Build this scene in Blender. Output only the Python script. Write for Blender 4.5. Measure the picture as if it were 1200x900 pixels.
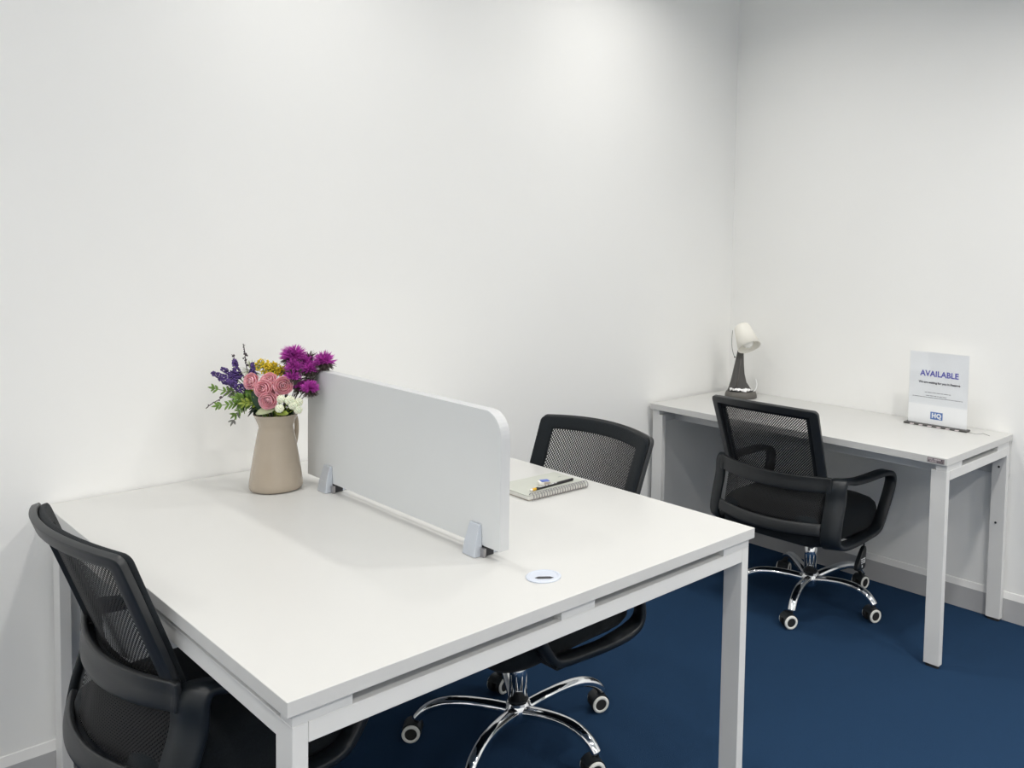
import bpy, bmesh, math, random
from mathutils import Vector, Matrix, Euler
from math import sin, cos, pi, radians

for o in list(bpy.data.objects):
    bpy.data.objects.remove(o, do_unlink=True)
SC = bpy.context.scene
COL = SC.collection
random.seed(7)

# ------------------------------------------------------------------ camera
XC, W1, L1 = 2.888, 1.40, 1.20        # corner x, main desk length (y) and width (x)
cam = bpy.data.cameras.new('camera')
cam.sensor_width = 36.0
cam.lens = 1022.3 / 1200 * 36
cam.shift_x = (600 - 775.2) / 1200
cam.shift_y = (347.55 - 450) / 1200
cam.clip_start = 0.05
camo = bpy.data.objects.new('camera', cam)
COL.objects.link(camo)
camo.matrix_world = (Matrix.Translation((-0.5814, -2.6799, 1.4581)) @ Matrix.Rotation(-0.833051, 4, 'Z')
                     @ Matrix.Rotation(1.513246, 4, 'X') @ Matrix.Rotation(0.0234564, 4, 'Z'))
SC.camera = camo

# ------------------------------------------------------------------ world, lamps, exposure
wd = bpy.data.worlds.new('world'); SC.world = wd
wd.use_nodes = True
wd.node_tree.nodes['Background'].inputs[0].default_value = (0.9, 0.95, 1, 1)
wd.node_tree.nodes['Background'].inputs[1].default_value = 0.05
SC.view_settings.view_transform = 'Standard'
SC.view_settings.look = 'None'
SC.view_settings.gamma = 1
SC.view_settings.use_curve_mapping = False
SC.view_settings.exposure = 0.0
SC.cycles.max_bounces = 14; SC.cycles.diffuse_bounces = 10
CEIL = 2.80
LAMPS = [(x_, y_, (6.6 if y_ > -1 else 6.0 if y_ > -3 else 13.5) * ((1.05 if y_ > -1 else 2.6 if y_ > -3 else 1.5) if x_ > 1.5 else 1.7 if x_ < -2 else 1.0)) for y_ in (-0.62, -2.10, -3.58, -5.06) for x_ in (-2.30, -0.85, 0.63, 1.90)]  # leftmost column and both rear rows are lamps added as fill light
for (lx, ly, lw) in LAMPS:
    ld = bpy.data.lights.new('downlight_or_fill_lamp', 'AREA')
    ld.shape = 'DISK'; ld.size = 0.16; ld.spread = radians(150); ld.energy = lw; ld.color = (1.0, 0.972, 0.925)
    lo = bpy.data.objects.new('downlight_or_fill_lamp', ld); COL.objects.link(lo)
    lo.location = (lx, ly, CEIL - 0.016)

# ------------------------------------------------------------------ materials
MATS = {}
def mat(name, col, rough=0.5, metal=0.0, noise=0.0, nscale=30.0, bump=0.0, bscale=200.0, spec=0.5, sheen=0.0, coat=0.0,
        trans=0.0, sss=0.0):
    m = bpy.data.materials.new(name); m.use_nodes = True
    nt = m.node_tree; b = nt.nodes['Principled BSDF']
    b.inputs['Base Color'].default_value = (*col, 1)
    b.inputs['Roughness'].default_value = rough
    b.inputs['Metallic'].default_value = metal
    b.inputs['Specular IOR Level'].default_value = spec
    b.inputs['Sheen Weight'].default_value = sheen
    b.inputs['Coat Weight'].default_value = coat
    b.inputs['Transmission Weight'].default_value = trans
    if sss:
        b.inputs['Subsurface Weight'].default_value = sss
        b.inputs['Subsurface Scale'].default_value = 0.01
    tc = nt.nodes.new('ShaderNodeTexCoord')
    if noise:
        n = nt.nodes.new('ShaderNodeTexNoise'); n.inputs['Scale'].default_value = nscale
        n.inputs['Detail'].default_value = 4
        nt.links.new(tc.outputs['Object'], n.inputs['Vector'])
        r = nt.nodes.new('ShaderNodeValToRGB')
        lo_ = [max(0, c * (1 - noise)) for c in col]; hi = [min(1, c * (1 + noise)) for c in col]
        r.color_ramp.elements[0].position = 0.3; r.color_ramp.elements[1].position = 0.7
        r.color_ramp.elements[0].color = (*lo_, 1); r.color_ramp.elements[1].color = (*hi, 1)
        nt.links.new(n.outputs['Fac'], r.inputs['Fac']); nt.links.new(r.outputs['Color'], b.inputs['Base Color'])
    if bump:
        n2 = nt.nodes.new('ShaderNodeTexNoise'); n2.inputs['Scale'].default_value = bscale
        n2.inputs['Detail'].default_value = 3
        nt.links.new(tc.outputs['Object'], n2.inputs['Vector'])
        bp = nt.nodes.new('ShaderNodeBump'); bp.inputs['Strength'].default_value = bump; bp.inputs['Distance'].default_value = 0.002
        nt.links.new(n2.outputs['Fac'], bp.inputs['Height']); nt.links.new(bp.outputs['Normal'], b.inputs['Normal'])
    MATS[name] = m
    return m

mat('wall_paint', (0.87, 0.87, 0.855), 0.42, noise=0.012, nscale=1.2, bump=0.03, bscale=350, spec=0.35)
mat('ceiling_paint', (0.87, 0.87, 0.86), 0.9, noise=0.01, nscale=2, bump=0.05, bscale=300)
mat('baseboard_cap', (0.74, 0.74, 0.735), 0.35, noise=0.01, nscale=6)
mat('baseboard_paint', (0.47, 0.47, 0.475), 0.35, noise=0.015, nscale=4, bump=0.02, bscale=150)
mat('carpet', (0.0165, 0.043, 0.094), 0.95, noise=0.28, nscale=420, bump=0.9, bscale=520, spec=0.06)
mat('laminate', (0.60, 0.60, 0.585), 0.38, noise=0.008, nscale=3, bump=0.015, bscale=600, spec=0.4)
mat('edge_band', (0.60, 0.60, 0.59), 0.45, noise=0.01, nscale=8, bump=0.01, bscale=300)
mat('white_steel', (0.70, 0.70, 0.69), 0.42, noise=0.01, nscale=6, bump=0.02, bscale=500)
mat('black_plastic', (0.009, 0.012, 0.015), 0.42, noise=0.15, nscale=20, bump=0.06, bscale=700)
mat('grey_plastic', (0.019, 0.021, 0.023), 0.40, noise=0.1, nscale=20, bump=0.06, bscale=700)
mat('black_fabric', (0.007, 0.010, 0.013), 0.85, noise=0.25, nscale=300, bump=0.5, bscale=900, spec=0.25, sheen=0.05)
mat('chrome', (0.86, 0.87, 0.88), 0.07, metal=1.0, noise=0.02, nscale=4)
mat('rubber', (0.015, 0.015, 0.015), 0.6, noise=0.1, nscale=30)
mat('wheel_white', (0.78, 0.78, 0.74), 0.45, noise=0.03, nscale=60)
mat('panel_edge', (0.54, 0.55, 0.56), 0.5, noise=0.01, nscale=6)
mat('panel_grey', (0.67, 0.69, 0.70), 0.5, noise=0.008, nscale=4, bump=0.02, bscale=500, spec=0.3)
mat('clip_metal', (0.58, 0.62, 0.68), 0.32, metal=0.35, noise=0.02, nscale=30)
mat('dark_slot', (0.03, 0.03, 0.035), 0.6, noise=0.1, nscale=30)
mat('grommet_plastic', (0.56, 0.60, 0.68), 0.35, noise=0.01, nscale=20)
mat('ceramic_beige', (0.43, 0.365, 0.29), 0.24, noise=0.05, nscale=9, bump=0.03, bscale=60, spec=0.5, coat=0.15)
mat('lamp_shade', (0.84, 0.82, 0.75), 0.55, noise=0.01, nscale=20)
mat('lamp_grey', (0.115, 0.108, 0.098), 0.55, noise=0.06, nscale=20)
mat('lamp_dark', (0.062, 0.060, 0.057), 0.5, noise=0.06, nscale=20)
mat('bulb_glass', (0.85, 0.85, 0.82), 0.15, noise=0.01, nscale=20, coat=0.5)
mat('paper', (0.93, 0.93, 0.93), 0.7, noise=0.01, nscale=20)
mat('paper_print_grey', (0.85, 0.86, 0.875), 0.6, noise=0.02, nscale=9)
mat('print_violet', (0.11, 0.11, 0.44), 0.6, noise=0.05, nscale=40)
mat('print_dark', (0.045, 0.04, 0.06), 0.6, noise=0.05, nscale=40)
mat('print_mid', (0.22, 0.22, 0.24), 0.6, noise=0.05, nscale=40)
mat('print_blue', (0.07, 0.17, 0.46), 0.5, noise=0.03, nscale=40)
mat('print_white', (0.86, 0.87, 0.88), 0.5, noise=0.01, nscale=40)
mat('tag_plate', (0.30, 0.26, 0.27), 0.45, metal=0.3, noise=0.08, nscale=90)
mat('tag_light', (0.60, 0.54, 0.56), 0.45, noise=0.05, nscale=60)
mat('notebook_cover', (0.50, 0.515, 0.465), 0.55, noise=0.03, nscale=14, bump=0.03, bscale=300)
mat('pages', (0.80, 0.79, 0.75), 0.8, noise=0.03, nscale=200)
mat('notebook_back', (0.32, 0.30, 0.26), 0.6, noise=0.05, nscale=20)
mat('wire_silver', (0.36, 0.35, 0.36), 0.35, metal=0.6, noise=0.02, nscale=20)
mat('pencil_black', (0.015, 0.014, 0.016), 0.35, noise=0.1, nscale=40)
mat('pencil_yellow', (0.75, 0.42, 0.02), 0.4, noise=0.06, nscale=60)
mat('eraser_white', (0.82, 0.80, 0.76), 0.8, noise=0.03, nscale=60)
mat('eraser_blue', (0.10, 0.16, 0.50), 0.5, noise=0.05, nscale=60)
mat('eraser_tan', (0.50, 0.42, 0.36), 0.6, noise=0.05, nscale=60)
mat('petal_pink', (0.80, 0.42, 0.48), 0.6, noise=0.16, nscale=70, sss=0.15)
mat('petal_purple', (0.085, 0.045, 0.20), 0.7, noise=0.5, nscale=120)
mat('petal_magenta', (0.46, 0.055, 0.40), 0.7, noise=0.45, nscale=110)
mat('petal_white', (0.80, 0.82, 0.66), 0.65, noise=0.08, nscale=80, sss=0.1)
mat('petal_yellow', (0.70, 0.52, 0.02), 0.6, noise=0.2, nscale=90)
mat('leaf_green', (0.085, 0.20, 0.03), 0.55, noise=0.4, nscale=45)
mat('leaf_fern', (0.15, 0.27, 0.045), 0.55, noise=0.4, nscale=45)
mat('leaf_dark', (0.018, 0.048, 0.022), 0.6, noise=0.4, nscale=45)
mat('leaf_lime', (0.26, 0.33, 0.05), 0.6, noise=0.3, nscale=60)
mat('leaf_grey', (0.22, 0.22, 0.20), 0.75, noise=0.3, nscale=60)
mat('leaf_pale', (0.40, 0.44, 0.27), 0.65, noise=0.2, nscale=60)
mat('twig', (0.075, 0.060, 0.070), 0.8, noise=0.3, nscale=60)
mat('sprig_dark', (0.085, 0.07, 0.06), 0.8, noise=0.4, nscale=90)
mat('lamp_trim', (0.82, 0.82, 0.82), 0.4, noise=0.01, nscale=10)

def mesh_fabric():
    m = bpy.data.materials.new('mesh_fabric'); m.use_nodes = True
    nt = m.node_tree; b = nt.nodes['Principled BSDF']; out = nt.nodes['Material Output']
    b.inputs['Base Color'].default_value = (0.012, 0.012, 0.013, 1); b.inputs['Roughness'].default_value = 0.6
    uv = nt.nodes.new('ShaderNodeTexCoord')
    mp = nt.nodes.new('ShaderNodeMapping'); mp.inputs['Scale'].default_value = (1, 1, 1)
    nt.links.new(uv.outputs['UV'], mp.inputs['Vector'])
    sx = nt.nodes.new('ShaderNodeSeparateXYZ'); nt.links.new(mp.outputs['Vector'], sx.inputs[0])
    def mth(op, a, bb=None):
        n = nt.nodes.new('ShaderNodeMath'); n.operation = op
        for i, v in enumerate((a, bb)):
            if v is None: continue
            if isinstance(v, (int, float)): n.inputs[i].default_value = v
            else: nt.links.new(v, n.inputs[i])
        return n.outputs[0]
    P = 0.0096                                      # hole pitch, staggered rows
    fx = mth('SINE', mth('MULTIPLY', sx.outputs[0], 2 * pi / P))
    fy = mth('SINE', mth('MULTIPLY', sx.outputs[1], 2 * pi / P))
    prod = mth('MULTIPLY', fx, fy)                  # checker-like staggered lobes
    hole = mth('GREATER_THAN', prod, 0.01)
    tr = nt.nodes.new('ShaderNodeBsdfTransparent')
    mix = nt.nodes.new('ShaderNodeMixShader')
    nt.links.new(hole, mix.inputs[0]); nt.links.new(b.outputs[0], mix.inputs[1]); nt.links.new(tr.outputs[0], mix.inputs[2])
    nt.links.new(mix.outputs[0], out.inputs['Surface'])
    MATS['mesh_fabric'] = m
mesh_fabric()

def acrylic():
    m = bpy.data.materials.new('acrylic'); m.use_nodes = True
    nt = m.node_tree; out = nt.nodes['Material Output']
    nt.nodes.remove(nt.nodes['Principled BSDF'])
    gl = nt.nodes.new('ShaderNodeBsdfGlossy'); gl.inputs['Roughness'].default_value = 0.04
    tr = nt.nodes.new('ShaderNodeBsdfTransparent'); tr.inputs[0].default_value = (0.985, 0.99, 0.995, 1)
    fr = nt.nodes.new('ShaderNodeMath'); fr.inputs[0].default_value = 0.0; fr.inputs[1].default_value = 0.045; fr.operation = 'ADD'
    mix = nt.nodes.new('ShaderNodeMixShader')
    nt.links.new(fr.outputs[0], mix.inputs[0]); nt.links.new(tr.outputs[0], mix.inputs[1]); nt.links.new(gl.outputs[0], mix.inputs[2])
    nt.links.new(mix.outputs[0], out.inputs['Surface'])
    MATS['acrylic'] = m
acrylic()

# ------------------------------------------------------------------ mesh helpers
def link(o, parent=None):
    COL.objects.link(o)
    if parent: o.parent = parent
    return o
def obj(name, bm, m, parent=None, smooth=False, bevel=0.0, sub=0, solid=0.0, solid_off=0.0, bseg=2):
    me = bpy.data.meshes.new(name)
    bmesh.ops.recalc_face_normals(bm, faces=bm.faces[:])
    bm.to_mesh(me); bm.free()
    ms = m if isinstance(m, (list, tuple)) else [m]
    for k in ms: me.materials.append(MATS[k])
    if smooth:
        for p in me.polygons: p.use_smooth = True
    o = bpy.data.objects.new(name, me)
    link(o, parent)
    if solid:
        s = o.modifiers.new('solid', 'SOLIDIFY'); s.thickness = solid; s.offset = solid_off
    if bevel:
        bv = o.modifiers.new('bevel', 'BEVEL'); bv.width = bevel; bv.segments = bseg; bv.limit_method = 'ANGLE'
        bv.angle_limit = radians(40)
        if smooth is False:
            pass
    if sub:
        s = o.modifiers.new('sub', 'SUBSURF'); s.levels = sub; s.render_levels = sub
    return o
def empty(name, loc=(0, 0, 0), rz=0.0):
    e = bpy.data.objects.new(name, None); e.empty_display_size = 0.1
    COL.objects.link(e); e.location = loc; e.rotation_euler = (0, 0, rz)
    return e
def tag(o, label, cat, group=None):
    o['label'] = label; o['category'] = cat
    if group: o['group'] = group
    return o
def box(bm, x0, x1, y0, y1, z0, z1):
    v = [bm.verts.new((x, y, z)) for z in (z0, z1) for (x, y) in ((x0, y0), (x1, y0), (x1, y1), (x0, y1))]
    for f in ((3, 2, 1, 0), (4, 5, 6, 7), (0, 1, 5, 4), (1, 2, 6, 5), (2, 3, 7, 6), (3, 0, 4, 7)):
        bm.faces.new([v[i] for i in f])
    return v
def bx(x0, x1, y0, y1, z0, z1):
    bm = bmesh.new(); box(bm, x0, x1, y0, y1, z0, z1); return bm
def lathe(bm, prof, n=32, cap0=True, cap1=True, M=None):
    rings = []
    for (r, z) in prof:
        ring = []
        for i in range(n):
            a = 2 * pi * i / n
            v = Vector((r * cos(a), r * sin(a), z))
            ring.append(bm.verts.new(M @ v if M else v))
        rings.append(ring)
    for a, b in zip(rings, rings[1:]):
        for i in range(n):
            bm.faces.new((a[i], a[(i + 1) % n], b[(i + 1) % n], b[i]))
    if cap0: bm.faces.new(rings[0][::-1])
    if cap1: bm.faces.new(rings[-1])
    return rings
def frames(pts, closed=False, up=Vector((0, 0, 1))):
    out = []
    n = len(pts)
    for i in range(n):
        if closed: t = pts[(i + 1) % n] - pts[i - 1]
        else: t = pts[min(i + 1, n - 1)] - pts[max(i - 1, 0)]
        t.normalize()
        s = t.cross(up)
        if s.length < 1e-4: s = t.cross(Vector((0, 1, 0)))
        s.normalize(); u = s.cross(t).normalized()
        out.append((t, s, u))
    return out
def sweep(bm, pts, rs, n=8, closed=False, up=Vector((0, 0, 1)), caps=True, aspect=1.0):
    pts = [Vector(p) for p in pts]
    if not isinstance(rs, (list, tuple)): rs = [rs] * len(pts)
    fr = frames(pts, closed, up)
    rings = []
    for p, (t, s, u), r in zip(pts, fr, rs):
        rings.append([bm.verts.new(p + s * (r * cos(2 * pi * k / n)) + u * (r * aspect * sin(2 * pi * k / n))) for k in range(n)])
    m = len(rings)
    for i in range(m if closed else m - 1):
        a, b = rings[i], rings[(i + 1) % m]
        for k in range(n):
            bm.faces.new((a[k], a[(k + 1) % n], b[(k + 1) % n], b[k]))
    if caps and not closed:
        bm.faces.new(rings[0][::-1]); bm.faces.new(rings[-1])
def crom(P, per=6, closed=False):
    P = [Vector(p) for p in P]; n = len(P); out = []
    segs = n if closed else n - 1
    for i in range(segs):
        if closed: p0, p1, p2, p3 = P[i - 1], P[i], P[(i + 1) % n], P[(i + 2) % n]
        else: p0, p1, p2, p3 = P[max(i - 1, 0)], P[i], P[i + 1], P[min(i + 2, n - 1)]
        for k in range(per):
            t = k / per
            out.append(0.5 * ((2 * p1) + (-p0 + p2) * t + (2 * p0 - 5 * p1 + 4 * p2 - p3) * t * t + (-p0 + 3 * p1 - 3 * p2 + p3) * t ** 3))
    if not closed: out.append(P[-1])
    return out
def rrect(hx, hy, r, n=5):
    pts = []
    for (cx, cy, a0) in ((hx - r, hy - r, 0), (-hx + r, hy - r, 90), (-hx + r, -hy + r, 180), (hx - r, -hy + r, 270)):
        for k in range(n + 1):
            a = radians(a0 + 90 * k / n); pts.append((cx + r * cos(a), cy + r * sin(a)))
    return pts
def text_mesh(name, s, size, m, parent, M, bold=0.0, extrude=0.0004, spacing=1.0):
    cu = bpy.data.curves.new(name, 'FONT'); cu.body = s; cu.size = size; cu.align_x = 'CENTER'; cu.align_y = 'CENTER'
    cu.extrude = extrude; cu.offset = bold; cu.space_character = spacing; cu.resolution_u = 3
    t = bpy.data.objects.new(name, cu); COL.objects.link(t)
    dg = bpy.context.evaluated_depsgraph_get(); dg.update()
    me = bpy.data.meshes.new_from_object(t.evaluated_get(dg))
    bpy.data.objects.remove(t, do_unlink=True); bpy.data.curves.remove(cu)
    me.materials.clear(); me.materials.append(MATS[m]); me.transform(M)
    o = bpy.data.objects.new(name, me); link(o, parent)
    return o

# ------------------------------------------------------------------ the room
XW, YW = -3.3, -5.8
def struct(o): o['kind'] = 'structure'; return o
struct(obj('floor', bx(XW, XC, YW, 0, -0.06, 0), 'carpet'))
struct(obj('ceiling', bx(XW, XC, YW, 0, CEIL, CEIL + 0.08), 'ceiling_paint'))
struct(obj('wall_left', bx(XW - 0.1, XC + 0.1, 0, 0.1, -0.06, CEIL + 0.08), 'wall_paint'))
struct(obj('wall_right', bx(XC, XC + 0.1, YW - 0.1, 0, -0.06, CEIL + 0.08), 'wall_paint'))
struct(obj('wall_rear', bx(XW - 0.1, XC, YW - 0.1, YW, -0.06, CEIL + 0.08), 'wall_paint'))
struct(obj('wall_side', bx(XW - 0.1, XW, YW, 0, -0.06, CEIL + 0.08), 'wall_paint'))
def baseboard(name, A, B, inward):
    # profile: flat face with a chamfered top edge
    A = Vector(A); B = Vector(B); n = Vector(inward)
    bm = bmesh.new(); ring = []
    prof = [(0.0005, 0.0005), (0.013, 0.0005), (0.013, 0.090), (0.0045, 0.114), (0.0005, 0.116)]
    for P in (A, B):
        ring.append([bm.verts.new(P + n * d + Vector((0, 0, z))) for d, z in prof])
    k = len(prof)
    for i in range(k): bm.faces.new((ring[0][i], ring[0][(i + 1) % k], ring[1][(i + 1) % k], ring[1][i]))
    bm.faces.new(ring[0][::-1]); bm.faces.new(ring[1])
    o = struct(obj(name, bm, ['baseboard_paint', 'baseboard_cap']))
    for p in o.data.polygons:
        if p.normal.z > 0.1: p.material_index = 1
    return o
baseboard('baseboard_left', (XW, 0, 0), (XC - 0.0135, 0, 0), (0, -1, 0))
baseboard('baseboard_right', (XC, 0, 0), (XC, YW, 0), (-1, 0, 0))
baseboard('baseboard_rear', (XW, YW, 0), (XC - 0.0135, YW, 0), (0, 1, 0))
baseboard('baseboard_side', (XW, YW + 0.0135, 0), (XW, -0.0135, 0), (1, 0, 0))

ring_me = None
for i, (lx, ly, lw) in enumerate(LAMPS):  # a fixture for every lamp, the added fill lamps included
    e = empty('ceiling_downlight_or_fill', (lx, ly, CEIL))
    bm = bmesh.new(); lathe(bm, [(0.085, -0.0005), (0.105, -0.0005), (0.105, -0.004), (0.098, -0.009), (0.085, -0.009), (0.085, -0.0005)], 40, False, False)
    if ring_me is None:
        t = obj('trim_ring', bm, 'lamp_trim', e, smooth=False)
        bm = bmesh.new(); lathe(bm, [(0.0849, -0.0005), (0.0849, -0.003)], 40)
        r = obj('reflector', bm, 'lamp_trim', e)
        ring_me = (t.data, r.data)
    else:
        bm.free()
        link(bpy.data.objects.new('trim_ring', ring_me[0]), e); link(bpy.data.objects.new('reflector', ring_me[1]), e)
    tag(e, 'round white recessed downlight in a ceiling grid extended with added fill lamps', 'ceiling light', 'recessed ceiling downlights')

# ------------------------------------------------------------------ desks
ZT = 0.75
def slab(name, x0, x1, y0, y1, parent):
    o = obj(name, bx(x0, x1, y0, y1, ZT - 0.026, ZT), ['laminate', 'edge_band'], parent, bevel=0.0012)
    for p in o.data.polygons:
        if abs(p.normal.z) < 0.5: p.material_index = 1
    return o
def foot(parent, x0, x1, y0, y1):
    bm = bmesh.new(); hx, hy = (x1 - x0) / 2 - 0.002, (y1 - y0) / 2 - 0.004
    pts = rrect(hx, hy, min(hx, hy) * 0.9, 4); c = ((x0 + x1) / 2, (y0 + y1) / 2)
    a = [bm.verts.new((c[0] + p[0], c[1] + p[1], 0.0)) for p in pts]; b = [bm.verts.new((c[0] + p[0], c[1] + p[1], 0.012)) for p in pts]
    n = len(pts)
    for i in range(n): bm.faces.new((a[i], a[(i + 1) % n], b[(i + 1) % n], b[i]))
    bm.faces.new(a[::-1]); bm.faces.new(b)
    return obj('foot', bm, 'rubber', parent)
def leg(parent, x0, x1, y0, y1, ztop, screws=()):
    o = obj('leg', bx(x0, x1, y0, y1, 0.010, ztop), 'white_steel', parent, bevel=0.0015)
    foot(o, x0, x1, y0, y1)
    for (sx, sy, sz, nx, ny) in screws:
        bm = bmesh.new(); M = Matrix.Translation((sx, sy, sz)) @ Vector((nx, ny, 0)).to_track_quat('Z', 'Y').to_matrix().to_4x4()
        lathe(bm, [(0.0045, -0.001), (0.0045, 0.0008), (0.003, 0.0014)], 12, M=M)
        obj('screw', bm, 'dark_slot', o)
    return o

# shared bench desk (two places)
d1 = empty('bench_desk', (0, 0, 0))
tag(d1, 'large white two-person bench desk with a divider screen clamped across its top', 'desk')
slab('tabletop', 0.0, L1, -W1, -0.006, d1)
BT, BB = 0.702, 0.668                               # beam top and underside
for (ya, yb) in ((-1.391, -1.333), (-0.075, -0.017)):
    leg(d1, 0.012, 0.038, ya, yb, BT); leg(d1, 1.162, 1.188, ya, yb, BT)
for (ya, yb) in ((-1.391, -1.351), (-0.057, -0.017)):
    obj('end_beam', bx(0.0382, 1.1618, ya, yb, BB, BT), 'white_steel', d1, bevel=0.0012)
    for (xa, xb) in ((0.012, 0.112), (0.561, 0.653), (1.086, 1.188)):
        obj('spacer_block', bx(xa, xb, ya + 0.0006, yb, BT + 0.0002, ZT - 0.0262), 'white_steel', d1)
for (xa, xb) in ((0.0125, 0.0375), (0.585, 0.625), (1.1625, 1.1875)):
    y0, y1 = (-1.3328, -0.0752) if xa != 0.585 else (-1.3508, -0.0572)
    obj('side_rail', bx(xa, xb, y0, y1, BB, BT), 'white_steel', d1, bevel=0.0012)
    if xa != 0.585:                                  # recessed lip between rail and top
        s = 1 if xa < 0.5 else -1
        xm = xa + 0.012 if s > 0 else xb - 0.018
        obj('rail_lip', bx(xm, xm + 0.006, y0 + 0.05, y1 - 0.02, BT + 0.0002, ZT - 0.0262), 'white_steel', d1)

# single desk along the right wall
X2, Y2A, Y2B = XC - 0.604, -0.022, -1.422
d2 = empty('wall_desk', (0, 0, 0))
tag(d2, 'small white single desk with square legs standing along the right wall', 'desk')
XE = XC - 0.003
slab('tabletop', X2, XE, Y2B, Y2A, d2)
for (ya, yb) in ((Y2B + 0.004, Y2B + 0.062), (Y2A - 0.066, Y2A - 0.008)):
    leg(d2, X2 + 0.010, X2 + 0.036, ya, yb, BT)
    scr = [(2.8438, -1.388, 0.620, -1, 0), (2.8438, -1.385, 0.395, -1, 0)] if ya < -1 else ()
    leg(d2, 2.845, 2.871, ya, yb, BT, scr)
for (ya, yb) in ((Y2B + 0.004, Y2B + 0.044), (Y2A - 0.048, Y2A - 0.008)):
    obj('end_beam', bx(X2 + 0.0362, 2.8448, ya, yb, BB, BT), 'white_steel', d2, bevel=0.0012)
    for (xa, xb) in ((X2 + 0.010, 2.420), (2.748, 2.866)):
        obj('spacer_block', bx(xa, xb, ya + 0.0006, yb, BT + 0.0002, ZT - 0.0262), 'white_steel', d2)
obj('side_rail', bx(2.40, 2.44, Y2B + 0.0442, Y2A - 0.0482, BB, BT), 'white_steel', d2, bevel=0.0012)
obj('modesty_panel', bx(2.8712, 2.8835, Y2B + 0.004, Y2A - 0.01, 0.585, ZT - 0.0262), 'edge_band', d2, bevel=0.001)
# inventory tag on the front edge
tg = obj('inventory_tag', bx(X2 - 0.0008, X2 - 0.0001, -1.412, -1.350, 0.7285, 0.7455), 'tag_plate', d2)
rnd = random.Random(3)
for row, zc in enumerate((0.7408, 0.7335)):
    y = -1.354
    while y > -1.405:
        w = rnd.uniform(0.002, 0.006); h = 0.0022 if row == 0 else 0.0012
        obj('tag_mark', bx(X2 - 0.0011, X2 - 0.0007, y - w, y, zc - h, zc + h), 'tag_light' if rnd.random() < 0.7 else 'print_dark', tg)
        y -= w + 0.0018

# ------------------------------------------------------------------ divider screen
dv = empty('desk_divider', (0.6, -0.69, ZT))
tag(dv, 'pale grey divider screen with rounded top corner clamped along the bench desk', 'divider')
def divider_panel():
    bm = bmesh.new(); r = 0.058
    y0, y1, z0, z1 = -1.152 + 0.69, -0.243 + 0.69, 0.024, 0.334
    out = [(y0, z0), (y1, z0)]
    for k in range(11):
        a = radians(0 + 90 * k / 10); out.append((y1 - r + r * cos(a), z1 - r + r * sin(a)))
    for k in range(11):
        a = radians(90 + 90 * k / 10); out.append((y0 + r + r * cos(a), z1 - r + r * sin(a)))
    a = [bm.verts.new((-0.013, y, z)) for y, z in out]; b = [bm.verts.new((0.013, y, z)) for y, z in out]
    n = len(out)
    bm.faces.new(a); bm.faces.new(b[::-1])
    for i in range(n): 
        f = bm.faces.new((a[i], a[(i + 1) % n], b[(i + 1) % n], b[i])); f.material_index = 1
    return bm
obj('panel', divider_panel(), ['panel_grey', 'panel_edge'], dv, bevel=0.001)
def clip(yc):
    bm = bmesh.new()
    # wedge shells on both faces joined by a foot bar
    for s in (-1, 1):
        v = []
        for (d0, d1, hw, z) in ((0.0134, 0.036, 0.024, 0.0008), (0.0134, 0.032, 0.0215, 0.030), (0.0134, 0.020, 0.0185, 0.072)):
            v.append([bm.verts.new((s * d, yc - 0.69 * 0 + y, z)) for d, y in ((d0, -hw), (d1, -hw), (d1, hw), (d0, hw))])
        for a, b in zip(v, v[1:]):
            for i in range(4): bm.faces.new((a[i], a[(i + 1) % 4], b[(i + 1) % 4], b[i]))
        bm.faces.new(v[0][::-1]); bm.faces.new(v[-1])
    o = obj('clamp', bm, 'clip_metal', dv, bevel=0.0012)
    b = obj('clamp_foot', bx(-0.0125, 0.0125, yc - 0.030, yc - 0.0, 0.0008, 0.0232), 'dark_slot', o)
    b2 = obj('clamp_pad', bx(-0.0200, -0.0128, yc - 0.036, yc - 0.0225, 0.0008, 0.020), 'wire_silver', o)
    return o
clip(-0.372 + 0.69); clip(-1.067 + 0.69)

# cable grommet
gr = empty('cable_grommet', (0.605, -1.281, ZT))
tag(gr, 'round white cable grommet set into the bench desk top', 'grommet')
bm = bmesh.new(); lathe(bm, [(0.0005, 0.0002), (0.0375, 0.0002), (0.0375, 0.0022), (0.034, 0.0036), (0.031, 0.0036), (0.0302, 0.0026), (0.0005, 0.0026)], 40, True, True)
obj('cover_ring', bm, 'grommet_plastic', gr, smooth=False)
bm = bmesh.new()
sl = [(-0.020, 0.0), (-0.012, 0.0065), (0.012, 0.0065), (0.020, 0.0), (0.013, -0.0055), (-0.013, -0.0055)]
rot = Matrix.Rotation(radians(-42), 3, 'Z')
off = rot @ Vector((0.002, -0.012, 0))
vt = [bm.verts.new(rot @ Vector((x, y, 0.0027)) + off) for x, y in sl]; vb = [bm.verts.new(rot @ Vector((x, y, 0.0031)) + off) for x, y in sl]
bm.faces.new(vt[::-1]); bm.faces.new(vb)
for i in range(6): bm.faces.new((vt[i], vt[(i + 1) % 6], vb[(i + 1) % 6], vb[i]))
obj('cable_slot', bm, 'dark_slot', gr)

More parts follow.
